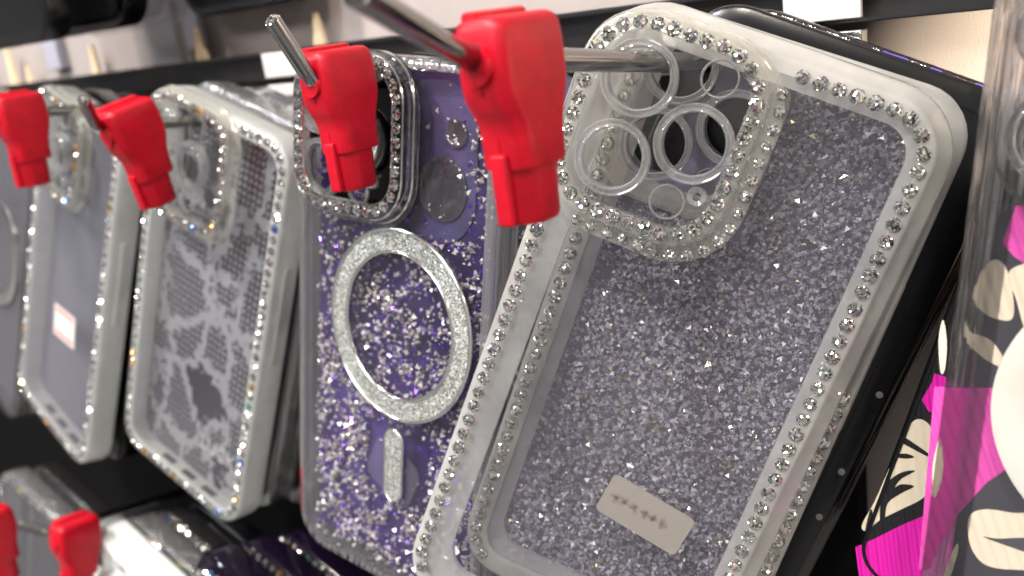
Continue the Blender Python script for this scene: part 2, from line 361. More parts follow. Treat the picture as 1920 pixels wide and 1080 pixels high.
# ---------------- rhinestones ----------------
def stone_mesh(name, mat, r=1.85):
    vs = [(0, -.52 * r, 0)]; n = 8          # low dome of table and crown facets, pointing at -Y
    for k in range(n): a = math.pi * 2 * (k + .5) / n; vs.append((.52 * r * math.cos(a), -.50 * r, .52 * r * math.sin(a)))
    for k in range(n): a = math.pi * 2 * k / n; vs.append((.82 * r * math.cos(a), -.30 * r, .82 * r * math.sin(a)))
    for k in range(n): a = math.pi * 2 * (k + .5) / n; vs.append((r * math.cos(a), 0, r * math.sin(a)))
    for k in range(n): a = math.pi * 2 * (k + .5) / n; vs.append((.9 * r * math.cos(a), .25 * r, .9 * r * math.sin(a)))
    fs = []
    for k in range(n):
        k1 = (k + 1) % n; t0, t1 = 1 + k, 1 + k1; m0, m1 = 1 + n + k, 1 + n + k1; g0, g1 = 1 + 2 * n + k, 1 + 2 * n + k1; b0, b1 = 1 + 3 * n + k, 1 + 3 * n + k1
        fs += [(0, t0, t1), (t0, m1, t1), (t0, m0, g0), (t0, g0, m1), (m1, g0, g1), (g0, b0, b1, g1)]
    me = bpy.data.meshes.new(name); me.from_pydata([tuple(c * MM for c in v) for v in vs], [], fs)
    bm = bmesh.new(); bm.from_mesh(me); bmesh.ops.recalc_face_normals(bm, faces=bm.faces); bm.to_mesh(me); bm.free()
    me.materials.append(mat); return me
ST = stone_mesh('rhinestone', M['stone']); STF = stone_mesh('rhinestone_painted_fire', M['stone_painted_fire']); STS = stone_mesh('rhinestone_soft', M['stone_soft'])
def path_pts(L, step, skip=None):
    """evenly spaced points along a closed polyline"""
    seg = [(Vector(L[i]), Vector(L[(i + 1) % len(L)])) for i in range(len(L))]; tot = sum((b - a).length for a, b in seg)
    n = round(tot / step); st = tot / n; out = []; acc = 0; nxt = 0
    for a, b in seg:
        l = (b - a).length
        while nxt < acc + l - 1e-6 and len(out) < n:
            p = a + (b - a) * ((nxt - acc) / l); nxt += st
            if not (skip and skip(p.x, p.y)): out.append((p.x, p.y))
        acc += l
    return out
def stones(parent, pts, w, me, scale=1.0):
    for a, b in pts:
        o = bpy.data.objects.new('rhinestone', me); COL.objects.link(o); o.parent = parent
        k = scale * random.uniform(.94, 1.06); o.location = V(a, b, w); o.scale = (k, k, k)
        o.rotation_euler = (random.uniform(-.07, .07), random.uniform(0, 6.28), random.uniform(-.07, .07))

# ---------------- chips (loose cut glitter) ----------------
def chips(name, n, region, size, wr, mats, weights, parent, tilt=1.0, label=None):
    vs, fs, mi = [], [], []; k = 0; tries = 0
    while k < n and tries < n * 12:
        tries += 1; a, b, dens = region()
        if random.random() > dens: continue
        s = random.uniform(*size); w = random.uniform(*wr)
        # a squat three-sided pyramid
        R = Matrix.Rotation(random.uniform(0, 6.28), 3, 'Z') if tilt < 1 else Matrix.Identity(3)
        ax = Vector((random.gauss(0, 1), random.gauss(0, 1), random.gauss(0, 1))).normalized()
        R = Matrix.Rotation(random.uniform(0, 3.14) * tilt, 3, ax) @ R
        base = len(vs); h = s * random.uniform(.45, .75)
        q = [Vector((s * .6 * math.cos(t) * random.uniform(.8, 1.15), s * .6 * math.sin(t) * random.uniform(.8, 1.15), h * .3)) for t in (0, 2.09, 4.19)] + [Vector((0, 0, -h * .7))]
        for p in q:
            p = R @ p; vs.append(V(a + p.x, b + p.y, w + p.z))
        fs += [(base, base + 1, base + 2), (base, base + 3, base + 1), (base + 1, base + 3, base + 2), (base + 2, base + 3, base)]
        m = random.choices(range(len(mats)), weights)[0]; mi += [m] * 4; k += 1
    me = mesh(name, vs, fs)
    for m in mats: me.materials.append(m)
    me.polygons.foreach_set('material_index', mi)
    o = bpy.data.objects.new(name, me); COL.objects.link(o); o.parent = parent; o['kind'] = 'stuff'
    if label: o['label'] = label
    return o

# ---------------- phone case ----------------
LENS3 = [(-26.5, -66.5, 9, 7.0), (-26, -47.6, 9, 7.0), (-9.6, -57, 9.2, 7.1)]
SMALL = [(-9.6, -72.3, 4.4, 3.9), (-10.6, -42.4, 4.2, 3.7), (-4.6, -46, 2.3, 1.0)]
def case(name, label, p, Wd=81, Hd=163, D=12, r=13, frame='frost', panelm='clear', plate='clear', ring='lensring', bumpm=None,
         st=None, bump_st=None, lip=6.0, inner=None, group='phone cases hanging on the rack', bump=True, smallr=True, step=4.1, cat='phone case', vmax=999, slots=True,
         bumpbox=(-36.5, 8.5, -80.5, -33.5), ghost=False, btn=True, flare=None, fst=None, bf=3.0, trim=False):
    root = thing(name, label, cat, pmat(p), group)
    x0, x1, y0, y1 = -Wd / 2, Wd / 2, -Hd / 2, Hd / 2; L = lip
    il, ir, itp, ib = inner or (L, L, L, L)
    prof = [(L, .9), (L, 0), (1.0, 0), (.25, .6), (0, 1.8), (0, D - 2.2), (.5, D - .6), (1.4, D), (2.6, D - .4), (2.2, D - 3)]
    if flare: prof = [(L, .9), (L, 0), (1.0, 0), (.25, .5), (0, 1.3), tuple([tuple(-q * .75 for q in flare), D * .42]), tuple([tuple(-q for q in flare), D * .7]), tuple([tuple(-q + .4 for q in flare), D - .6]), (1.4, D), (2.6, D - .4), (2.2, D - 3)]
    if inner: prof += [(2.2, 5.0), ((il, ir, itp, ib), 3.2), ((il, ir, itp, ib), 1.6), (L, 1.3)]
    else: prof += [(2.2, 2.2), (3.0, 1.5), (L, 1.4)]
    fr = link('frame', sweep('frame', x0, x1, y0, y1, r, prof), M[frame], root, 40)
    bx0, bx1, by0, by1 = bumpbox
    holes = []
    lens = LENS3
    if bump: holes = [circ(a, b, q) for a, b, _, q in lens] + ([circ(a, b, q) for a, b, _, q in SMALL])
    if bump:   # the back sheet stops at the camera island and the island's own plate fills it
        top = y0 + L - .6; lef = x0 + L - .6
        out = rrect(x0 + L - .6, x1 - L + .6, y0 + L - .6, y1 - L + .6, max(4, r - L + 2))
        n9 = 9; seq = out[0:n9] + out[n9:2 * n9] + out[2 * n9:3 * n9]
        ic = [(bx1 - 1 - 11 * (1 - math.cos(math.radians(t))), by1 - 1 - 11 * (1 - math.sin(math.radians(t)))) for t in range(90, -1, -10)]
        out = seq + [(lef, by1 - 1)] + ic + [(bx1 - 1, top)]
        pb = link('back_panel', panel('back_panel', out, [], .45, .5), M[panelm], root)
    else:
        pb = link('back_panel', panel('back_panel', rrect(x0 + L - .6, x1 - L + .6, y0 + L - .6, y1 - L + .6, max(4, r - L + 2)), [], .45, .5), M[panelm], root)
    if bump:
        f = bf; bm_ = M[bumpm or frame]; q = lambda d, w: ((d - f + .8, d, d - f + .8, d), w) if d < f else (d, w)
        sx0, sx1, sy0, sy1 = bx0 - f, bx1 + f, by0 - f, by1 + f
        prof = [(f + max(L, 5) * .85, -3.9), (f + 1.1, -4.6), (f + .4, -4.4), (f, -3.7)]
        prof += [((max(a, f - .9), b, max(a, f - .9), b), w) for a, b, w in ((f - .3, f - .3, -1.5), (1.2, 1.2, -1.1), (.2, .2, -.8), (0, 0, -.15))] + [(f + max(L, 5) * .85 - 1, -.15), (f + max(L, 5) * .85, -.8)]
        bp = link('camera_bump', sweep('camera_bump', sx0, sx1, sy0, sy1, 13 + f, prof), bm_, root, 35)
        if trim:
            for d, w in ((f + .4, -4.3), (f + 4.6, -4.2), (1.4, -1.2)):
                tl_ = max(d, f - .9)
                link('bright_trim', sweep('bright_trim', sx0, sx1, sy0, sy1, 13 + f, [((tl_ + a, d + a, tl_ + a, d + a), w + b) for a, b in ((-.3, .1), (0, -.35), (.3, .1), (0, .3))]), M['rim'], bp, 60)
        link('bump_plate', panel('bump_plate', rrect(bx0 + 3.6, bx1 - 3.6, by0 + 3.6, by1 - 3.6, 10), holes, -.9, .5), M[plate], bp)
        for a, b, ro, ri in lens:
            link('lens_rim', ringmesh('lens_rim', a, b, [(ro - .1, -.6), (ro, -3.6), (ro - .25, -4.0), (ro - .6, -3.9), (ro - .8, -3.4), (ri + .9, -3.4), (ri + .6, -4.1), (ri + .3, -4.2), (ri, -3.8), (ri - .15, -.6)]), M[ring], bp, 50)
        for a, b, ro, ri in SMALL:
            link('lens_rim', ringmesh('lens_rim', a, b, [(ro, -.6), (ro, -1.9), (ro - .3, -2.2), (ri, -1.9), (ri - .05, -.6)], 28), M[ring], bp, 50)
        if bump_st:
            pts = path_pts(rrect(bx0 + 2.6, bx1 - 2.6, by0 + 2.6, by1 - 2.6, 11.5), 3.9)
            stones(bp, pts, -4.6, bump_st)
            if ghost:  # extra stones added to imitate the refracted image of the rim row
                pts = path_pts(rrect(bx0 - .6, bx1 + 2.4, by0 - .2, by1 + 2.2, 14), 4.0)
                stones(bp, [q for q in pts if q[0] > bx0 + 9 and q[1] > by0 + 7], -1.0, STS, .85)
    if st:
        skip = (lambda a, b: (a < bx1 + 1 and b < by1 + 2) or b > vmax) if bump else (lambda a, b: b > vmax)
        stones(fr, path_pts(rrect(x0 + 3, x1 - 3, y0 + 3, y1 - 3, r - 3), step, (lambda a, b: skip(a, b) or (fst and fst(a, b)))), -.1, st)
    if slots:
        for a in (-14, 0, 14):
            link('port_slot', boxes('port_slot', [(a - 4, a + 4, 4.5, 7.5, -(y1 + .25), -(y1 - 2.5))], .3), M['darkgrey'], fr)
    if btn:
        link('side_button', lofts_side(x1, -22, 13), M[frame], fr, 40)
        link('side_button', lofts_side(x1, -4, 9), M[frame], fr, 40)
    return root, fr, pb
def lofts_side(x1, vc, hl):
    me = boxes('side_button', [(x1 - .6, x1 + .7, 4.6, 7.4, -(vc + hl), -(vc - hl))], .6); return me

PM = ((-116.36, 185.96, -88.93), (.8556, .2933, -.4266), (-.3573, -.2616, -.8966), (-.3745, .9195, -.1191))
PS = ((-326.84, 201.02, -95.17), (.9392, -.0249, -.3424), (-.3428, -.1244, -.9312), (-.0194, .9919, -.1254))
PL = ((-429.91, 202.44, -88.99), (.9303, -.1449, -.3369), (-.3572, -.1492, -.922), (.0833, .9781, -.1905))
PP = ((-205.36, 185.82, -87.04), (.9918, -.0443, -.1196), (-.1245, -.1319, -.9834), (.0278, .9903, -.1363))
pM, pS, pL, pP = pose(*PM), pose(*PS), pose(*PL), pose(*PP)
KC = 'phone cases hanging on the rack'

# ---------------- setting: wall ----------------
def struct(o): o['kind'] = 'structure'; return o
struct(link('wall', boxes('wall', [(-2200, 700, 290, 310, -900, 900)]), M['wall']))
# rail that carries the hooks, and the panel joint it covers
rail = thing('hook_rail', 'long black metal rail running along the wall behind the hooks', 'rail')
link('rail_bar', boxes('rail_bar', [(-1400, 500, 268, 278, -14.2, -2.2)], .6), M['rail'], rail)
link('rail_lip', boxes('rail_lip', [(-1400, 500, 263.5, 267.8, -3.6, -2.0)], .4), M['rail'], rail)
link('rail_backing', boxes('rail_backing', [(-1400, 500, 278.2, 289.5, -13, -3)], .4), M['rail'], rail)
def wallboard(): pass
for i, (px, lab) in enumerate([(-97, 'pale label holder on the black rail near the top right'), (-322, 'pale label holder on the black rail left of the faceted hook tip')]):
    t = thing('label_holder', lab, 'label holder', Matrix.Translation(Vector((px, 262, -9)) * MM), 'label holders on the rail')
    link('label_plate', boxes('label_plate', [(-10.5, 10.5, -1.6, 0, -3.6, 6.4)], .4), M['tagwhite'], t)
    link('clip', boxes('clip', [(-10.5, 10.5, -1.4, 3, -11.5, -6.6)], .4), M['tagwhite'] if i else M['rim'], t)
# pale uprights on the wall far left
for X, w, lab in ((-548, 15, 'pale metal upright on the wall above the leftmost cases'), (-412, 11, 'pale metal upright on the wall above the snake print case'), (-640, 16, 'pale metal upright on the wall at the left picture edge')):
    tag(link('wall_upright', boxes('wall_upright', [(X - w / 2, X + w / 2, 284, 289.6, 3, 600)], .8), M['upright']), lab, 'upright', 'uprights on the wall')
# cream wedges added in place of light patches on the wall
for px, py, h, w, lab in ((384, 128, 15, 9, 'light patch built as a cream wedge, tallest one, left of the faceted hook'), (186, 150, 15, 7, 'light patch built as a cream wedge above the leftmost rhinestone case'),
                      (32, 165, 22, 8, 'light patch built as a cream wedge at the left picture edge above the red lock'), (604, 96, 13, 7, 'light patch built as a cream wedge right of the faceted hook tip'), (62, 168, 9, 6, 'light patch built as a short cream wedge beside the leftmost red lock')):
    q = at(px, py, 283); me = bpy.data.meshes.new('light_wedge')
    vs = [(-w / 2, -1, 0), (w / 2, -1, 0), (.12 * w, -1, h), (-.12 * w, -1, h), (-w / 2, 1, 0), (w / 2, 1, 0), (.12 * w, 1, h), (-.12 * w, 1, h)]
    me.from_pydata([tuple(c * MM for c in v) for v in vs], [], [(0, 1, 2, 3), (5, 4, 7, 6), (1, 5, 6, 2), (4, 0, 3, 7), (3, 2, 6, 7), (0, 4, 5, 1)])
    o = link('light_wedge', me, M['cream']); o.location = Vector((q.x, 283, -2)) * MM
    tag(o, lab, 'tab', 'cream light wedges above the rail')  # light patches built as wedges, no real tabs

# ---------------- hooks and locks ----------------
def hook(label, wallp, joint, tip, r=2.3, flutes=12, tipstone=False):
    wallp, joint, tip = Vector(wallp), Vector(joint), Vector(tip)
    root = thing('display_hook', label, 'hook', Matrix.Translation(wallp * MM), 'steel display hooks')
    a, b = joint - wallp, tip - wallp; d1 = a.normalized(); d2 = (b - a).normalized(); R = 4.5
    pts = [a * t for t in (0, .25, .5, .75)] + [a - d1 * R]
    for k in range(1, 8):
        t = k / 8; pts.append((a - d1 * R) * (1 - t) ** 2 + a * 2 * t * (1 - t) + (a + d2 * R) * t * t)
    pts += [a + d2 * R, (a + d2 * R) * .5 + b * .5, b]
    link('rod', tube('rod', pts, r, 20), M['chrome'], root, 50)
    me = tube('rod_tip', [b, b + d2 * .5, b + d2 * 1.2], [r * 1.02, r * .9, r * .35], 7); link('rod_tip', me, M['stone' if tipstone else 'chrome'], root)
    link('mount', boxes('mount', [(-6, 6, -4, 1, -7, 6)], .6), M['rail'], root)
    return root
def ellip(n, rx, ry): return [(rx * math.cos(2 * math.pi * k / n), ry * math.sin(2 * math.pi * k / n)) for k in range(n)]
def lock(label, loc, tilt=(0, 0, 0)):
    m = Matrix.Translation(Vector(loc) * MM) @ (Matrix.Rotation(math.radians(tilt[2]), 4, 'Z') @ Matrix.Rotation(math.radians(tilt[1]), 4, 'Y') @ Matrix.Rotation(math.radians(tilt[0]), 4, 'X'))
    root = thing('security_lock', label, 'hook lock', m, 'red hook locks')
    # head, waist and skirt in one moulding (z, x0,x1, y0,y1, r)
    secs = [(7.1, -4.0, 4.0, -7.8, 7.8, 2.2), (7.9, -4.6, 4.6, -8.4, 8.4, 2.6)]
    secs = [(7.6, -3.2, 3.2, -7.4, 7.2, 2.4), (7.45, -4.2, 4.2, -8.4, 8.2, 2.6), (6.8, -5.0, 5.0, -9.2, 9.0, 2.6), (5.4, -5.5, 5.5, -9.7, 9.6, 2.6), (2, -5.7, 5.7, -9.8, 9.9, 2.6), (-4, -5.7, 5.7, -9.7, 9.9, 2.6), (-6.4, -5.7, 5.7, -9.4, 9.4, 2.7),
            (-9.4, -5.6, 5.6, -8.0, 8.5, 3.0), (-11.6, -5.6, 5.6, -7.1, 8.0, 3.3), (-14, -5.6, 5.6, -6.9, 7.7, 3.4), (-18.6, -5.6, 5.6, -6.9, 7.5, 3.4), (-19.1, -5.45, 5.45, -6.8, 7.3, 3.4)]
    link('lock_body', lofts('lock_body', secs, 7), M['red'], root, 38)
    secs = [(-18.4, -5.15, 5.15, -6.6, 6.0, 4.9), (-28.4, -5.0, 5.0, -6.4, 5.6, 4.8), (-29.3, -4.6, 4.6, -6.0, 5.2, 4.5), (-29.5, -4.0, 4.0, -5.4, 4.6, 4.0)]
    link('lock_barrel', lofts('lock_barrel', secs, 9), M['red'], root, 38)
    link('lock_ridge', lofts('lock_ridge', [(6.8, -4.2, -.2, -8.4, 7.0, 1.2), (8.3, -4.1, -.3, -8.3, 6.9, 1.2), (8.7, -3.6, -.8, -7.8, 6.4, 1.0)], 4), M['red'], root, 38)
    link('lock_rib', boxes('lock_rib', [(-1.9, 1.7, -8.0, -6.2, -29.2, -16.2)], .55), M['red'], root, 38)
    link('lock_rib', boxes('lock_rib', [(-5.7, -4.6, -2.2, 2.2, -29.0, -17.5)], .4), M['red'], root, 38)
    # round mouth where the hook leaves the lock
    vs = tube('lock_mouth', [(0, -9.2, -.6), (0, -10.6, -.5), (0, -10.9, -.5), (0, -10.6, -.5), (0, -8.6, -.6)], [3.5, 3.3, 3.0, 2.6, 2.5], 24, False)
    link('lock_mouth', vs, M['red'], root, 50)
    link('mould_seam', boxes('mould_seam', [(-.12, .12, -9.86, -9.6, -5.5, -3.2), (-.12, .12, -7.05, -6.85, -16.4, -11.5)]), M['red'], root)
    return root

hook('steel display hook bent upwards, carrying the big frosted glitter case at the front', (-112, 262, -23), at(872, 108, 127), at(668, -14, 98), 2.35)
lock('large red lock nearest the lens, left of the frosted glitter case', at(960, 108, 139), (0, 0, 0))
hook('faceted steel display hook with a jewelled end, left of the violet glitter case', (-205, 262, -20), at(588, 158, 167), at(511, 38, 158), 2.15, tipstone=True)
lock('red lock in front of the camera opening of the violet glitter case', at(634, 146, 177), (0, 0, 2))
cS = at(246, 234, 184)
hook('short steel hook end sticking out left of the red lock on the snake print case', cS + Vector((1, 78, -9)), cS + Vector((-1, -12, 1.4)), at(157, 188, 162), 2.1)
lock('tilted red lock hanging over the snake print rhinestone case', cS, (11, 3, 0))
cL = at(36, 212, 188)
hook('steel display hook carrying the leftmost rhinestone case, its end outside the picture', cL + Vector((1, 74, -8)), cL + Vector((-1, -12, 1.4)), cL + Vector((-3, -22, 9)), 2.1)
lock('red lock at the left edge in front of the plain rhinestone case', cL, (0, 2, 0))

# ---------------- frosted rhinestone case, nearest (M) ----------------
M['frostclear'] = clear('half_clear_frosted_rim', gloss=.9, rough=.10, haze=.20, hazecol=(.88, .86, .78), tint=(.95, .95, .93), bump=(90, .2, .001, 2), base=.07)
M['inner_clear'] = clear('clear_plate', gloss=.5, haze=.03)
root, fr, pb = case('phone_case', 'large frosted rhinestone phone case with silvery sticker, nearest the lens, tilted clockwise', pM, inner=(9.8, 6.2, 6.2, 10.5),
                    st=ST, bump_st=ST, bumpm='frostclear', group=KC, panelm='clear', plate='inner_clear', ghost=True, vmax=74, bf=4.2, lip=3.6,
                    bumpbox=(-40.6, 3, -81.6, -32.6), flare=(.4, 4.2, 3.6, 2))
# sticker
def stickermat():
    m, nt, out = newmat('satin_silver_sticker'); L = nt.links.new; p = N(nt, 'BsdfPrincipled', Roughness=.33, Metallic=.75)
    p.inputs['Base Color'].default_value = (.60, .55, .50, 1); nt.links.new(bump_of(nt, 220, .5, .0004, 3), p.inputs['Normal'])
    t = N(nt, 'BsdfTransparent'); nt.links.new(mix(nt, .12, p.outputs[0], t.outputs[0]), out.inputs[0]); return m
M['sticker'] = stickermat()
c_ = [local(pM, 1147, 884, .2), local(pM, 1296, 972, .2), local(pM, 1268, 1054, .2), local(pM, 1126, 950, .2)]
cx, cy = sum(a for a, b in c_) / 4, sum(b for a, b in c_) / 4
ang = math.atan2(c_[1][1] - c_[0][1], c_[1][0] - c_[0][0]); wS = (math.dist(c_[0], c_[1]) + math.dist(c_[3], c_[2])) / 2; hS = (math.dist(c_[0], c_[3]) + math.dist(c_[1], c_[2])) / 2
def rp2(L, cx, cy, ang): return [(cx + a * math.cos(ang) - b * math.sin(ang), cy + a * math.sin(ang) + b * math.cos(ang)) for a, b in L]
stk = link('sticker', panel('sticker', rp2(rrect(-wS / 2, wS / 2, -hS / 2, hS / 2, 1.3), cx, cy, ang), [], .16, .12), M['sticker'], pb)
# six faint worn-off characters on the sticker
M['faint'] = clear('faded_print', tint=(.45, .42, .40), gloss=0, rough=.5, base=0)
M['faint2'] = clear('more_faded_print', tint=(.965, .96, .958), gloss=0, rough=.5, base=0)
wr = []
for k in range(6):
    a0 = -wS / 2 + 3.2 + k * 2.6
    for s in range(6):
        th = random.choice((0, 0, 1.57, 1.57, .7, -.7)) + random.uniform(-.15, .15); ox, oy = random.uniform(-.6, .6), random.uniform(-.7, .7)
        wr.append(rp2(rp2(rrect(-1.15, 1.15, -.45, .45, .4, 3), a0 + ox, oy - .1, th), cx, cy, ang))
for i, L in enumerate(wr):
    link('faded_mark', panel('faded_mark', L, [], .10, .03) if False else panel('faded_mark', L, [], .13 - .0025 * i, .0015), M['faint2'], stk)

# the same kind of case right behind it, filled with smoky cut chips (M2)
pM2 = pose(*PM, du=8.0, dv=-6, dw=12.9, roll=-1.3)
root, fr, pb = case('phone_case', 'frosted rhinestone case packed with smoky crystal chips, directly behind the nearest case', pM2, Hd=160, D=11, frame='frost', lip=6,
                    inner=(9.5, 6.5, 6.5, 10), st=STS, bump=True, bumpm='frostclear', plate='inner_clear', bumpbox=(-40, -.5, -76, -34), bf=1.2, group=KC, panelm='haze_clear', vmax=76, fst=lambda a, b: b < -60 or (a > 0 and b < -8))
stones(fr, [(-37.5, -64 + 4.1 * k) for k in range(9)], -.1, STS)
link('backing_film', panel('backing_film', rrect(-34.6, 34.6, -73, 73, 8), [circ(-25.5, -65.5, 7.4), circ(-26, -47.6, 7.2), circ(-9.6, -57, 7.4), circ(-9.6, -71, 1.9)], 7.0, .5), M['lavgrey'], root)
def regM():
    a, b = random.uniform(-34, 34), random.uniform(-73, 73)
    d = 0 if (a < 1 and b < -32) else 1
    if a < -26: d *= .55
    return a, b, d
chips('crystal_chips', 10500, regM, (.95, 1.95), (3.0, 5.6), [M['chip_grey'], M['chip_pale'], M['chip_deep'], M['chip_gold'], M['chip_white']], [.42, .24, .18, .10, .06], root, tilt=1.0)
chips('crystal_dust', 3000, regM, (.45, .9), (2.6, 3.6), [M['chip_grey'], M['chip_pale'], M['chip_gold'], M['chip_white']], [.4, .45, .04, .11], root, tilt=1.0)

# ---------------- violet glitter case with ring (P) ----------------
root, fr, pb = case('phone_case', 'clear violet glitter phone case with silver ring and bar, behind the second red lock', pP, Wd=82, Hd=164, frame='edge', panelm='clear', bumpm='solid', trim=True,
                    plate='blackgloss', bump_st=ST, lip=3.2, group=KC, btn=False, slots=False, bumpbox=(-37.3, 10.5, -82, -35), bf=2.2)
vio = link('violet_film', panel('violet_film', rrect(-37.2, 37.2, -78, 78, 9), [circ(-26.5, -66.5, 6), circ(-26, -47.6, 6), circ(-9.6, -57, 6)], 6.5, .5), M['violet'], root)
link('camera_film', panel('camera_film', rrect(-2, 29, -76, -30, 14), [], 5.8, .2), M['bumpfilm'], root)
for a, b, q in ((21.5, -62, 4.0), (17, -46, 9.2)):
    link('lens_window', ringmesh('lens_window', a, b, [(q, 5.7), (q, 4.9), (q - .5, 4.7), (q - .9, 5.0), (.05, 5.0), (.05, 5.7)], 40), M['window'], root, 40)
def regP():
    a, b = random.uniform(-35, 36), random.uniform(-76, 78)
    d = .25 + .75 * max(0, min(1, (b + 70) / 90))
    if a > -4 and a < 28 and b < -32: d = .02
    if b > 25: d = 1
    cl = math.sin(a * .33 + 2 * math.sin(b * .11)) * math.sin(b * .27 + 1.3 * math.sin(a * .2)); d *= .25 + .75 * (cl > -.1)
    if (a > -12 and a < 16 and 30 < b < 54): d *= .1
    return a, b, d
chips('glitter_chips', 3900, regP, (.8, 2.0), (2.6, 5.8), [M['chip_white'], M['chip_grey'], M['chip_violet'], M['chip_gold']], [.52, .2, .2, .08], root, tilt=1.0)
chips('glitter_dust', 2200, regP, (.35, .7), (2.6, 5.8), [M['chip_white'], M['chip_violet'], M['chip_gold']], [.25, .65, .1], root, tilt=1.0)
rc = (5.6, -4.2)
mr_ = link('magnet_ring', ringmesh('magnet_ring', *rc, [(28.6, -.1), (28.6, .4), (22.4, .4), (22.4, -.1)], 96), M['glitter'], root)
for q in (29.0, 22.4):
    link('ring_rim', ringmesh('ring_rim', *rc, [(q + .55, .2), (q + .5, -.35), (q + .1, -.65), (q - .35, -.6), (q - .6, -.2), (q - .6, .2)], 96), M['rim'], mr_, 60)
bar = link('magnet_bar', panel('magnet_bar', rrect(1.6, 8.8, 28.5, 52, 3.6, 10), [], -.35, .6), M['glitter'], root)
link('bar_rim', sweep('bar_rim', 1.2, 9.2, 28.1, 52.4, 4, [(0, .2), (0, -.4), (.3, -.65), (.6, -.4), (.6, .2)], 10), M['rim'], bar, 60)
link('sticker', panel('sticker', rp2(rrect(-11, 9.5, -7.5, 9, 4.5), 4.5, 43, math.radians(24)), [], 1.3, .1), M['haze_sticker'] if 'haze_sticker' in M else M['haze_clear'], root)
# dark lens plate behind the island
lens_ring = link('lens_glitter_ring', ringmesh('lens_glitter_ring', -9.6, -57, [(9.6, -4.2), (9.6, -3.4), (7.4, -3.4), (7.4, -4.2)], 40), M['glitter'], root)

# two more on the same hook
root, fr, pb = case('phone_case', 'smoky clear case with a thin rhinestone edge, second behind the violet ring case', pose(*PP, du=1.5, dv=1, dw=14.5), frame='edge', panelm='haze_clear', bump=False, st=STS, lip=4, group=KC, btn=False, slots=False, step=4.4)
link('violet_film', panel('violet_film', rrect(-36.2, 36.2, -77, 77, 9), [circ(-26, -60, 12)], 6, .5), M['violet'], root)
root, fr, pb = case('phone_case', 'dark blue filmed case, third behind the violet ring case, seen past its right edge', pose(*PP, du=9, dv=-1, dw=29), Wd=84, frame='blackgloss', panelm='haze_clear', bump=False, lip=3, group=KC, btn=False, slots=False)
link('blue_film', panel('blue_film', rrect(-39, 40, -78, 78, 9), [circ(-30, -60, 12)], 3, .5), M['blue'], root)

# ---------------- snake print case (S) ----------------
root, fr, pb = case('phone_case', 'frosted rhinestone phone case with grey snake skin print, behind the tilted red lock', pS, st=STF, bump_st=STF, bumpm='frostclear', plate='inner_clear', group=KC, frame='frost_green', panelm='clear', lip=5.5, step=4.3, bumpbox=(-37, 13.5, -82, -32.5), bf=2.4)
link('snake_print', panel('snake_print', rrect(-36.5, 36.5, -76, 78, 9), [circ(-26.5, -66.5, 7.5), circ(-26, -47.6, 7.5), circ(-9.6, -57, 7.5), circ(-9.6, -72, 4), circ(-10.6, -42.4, 3.8), ], 8.5, .3), M['snake'], root)
def text(s, name, mat, m, size, parent=None, ext=.0001):
    cu = bpy.data.curves.new(name, 'FONT'); cu.body = s; cu.size = size; cu.extrude = ext; cu.align_x = 'CENTER'; cu.align_y = 'CENTER'
    tmp = bpy.data.objects.new('tmp', cu); COL.objects.link(tmp); dg = bpy.context.evaluated_depsgraph_get()
    me = bpy.data.meshes.new_from_object(tmp.evaluated_get(dg)); bpy.data.objects.remove(tmp); me.materials.clear()
    o = link(name, me, mat, parent); o.matrix_local = m; return o
M['inkgrey'] = plain('pale_grey_ink', (.50, .49, .50), .4)
text('LUCK', 'print_lettering', M['inkgrey'], Matrix.Translation(V(14, 61, 7.9)) @ Matrix.Rotation(math.radians(90), 4, 'X'), .009, root)
root, fr, pb = case('phone_case', 'bluish clear case with ribbed edge, second behind the snake print case', pose(*PS, du=2, dv=-2, dw=15), frame='edge', panelm='haze_clear', bump=False, lip=4, group=KC, btn=False, slots=False, step=4.4)
link('smoky_film', panel('smoky_film', rrect(-36, 36, -76, 76, 9), [circ(-26, -60, 12)], 6, .5), M['darkgrey'], root)
root, fr, pb = case('phone_case', 'black phone case with pale snake scales along its side, third behind the snake print case', pose(*PS, du=7, dv=-1, dw=30), Wd=83, frame='snake_dark', panelm='black', bump=False, lip=6, group=KC, btn=False, slots=False)
root, fr, pb = case('phone_case', 'glossy black phone case at the back of the stack behind the snake print case', pose(*PS, du=9, dv=2, dw=45), Wd=82, frame='black', panelm='black', bump=False, lip=6, group=KC, btn=False, slots=False)

# ---------------- leftmost rhinestone case (L) ----------------
root, fr, pb = case('phone_case', 'frosted rhinestone phone case with a small white price sticker inside its window', pL, st=STF, bump_st=STF, bumpm='frostclear', plate='inner_clear', group=KC, frame='frost_green', panelm='haze_clear', lip=5.5, step=4.3, bumpbox=(-37, 13.5, -82, -36), bf=2.4)
link('grey_film', panel('grey_film', rrect(-36.5, 36.5, -76, 78, 9), [circ(-26.5, -66.5, 7.5), circ(-26, -47.6, 7.5), circ(-9.6, -57, 7.5), circ(-9.6, -72, 4), circ(-10.6, -42.4, 3.8)], 9.5, .3), film('slate_film', (.05, .052, .065), (.12, .12, .14)), root)
M['paper'] = plain('sticker_paper', (.56, .53, .52), .8)
ps = link('price_sticker', panel('price_sticker', rp2(rrect(-11, 11, -7.6, 7.6, .6), 4.8, 22, math.radians(-6)), [], .2, .12), M['paper'], pb)
M['inkred'] = plain('faint_red_ink', (.62, .22, .18), .6)
for dv_ in (-5.6, 5.6):
    link('sticker_line', panel('sticker_line', rp2([(a + 0, b + dv_) for a, b in rrect(-9.8, 9.8, -.9, .9, .3)], 4.8, 22, math.radians(-6)), [], .12, .05), M['inkred'], ps)
link('sticker_line', panel('sticker_line', rp2(rrect(-3.2, 3.2, -1.4, 1.4, .3), 4.8, 22, math.radians(-6)), [], .12, .05), M['inkgrey'], ps)
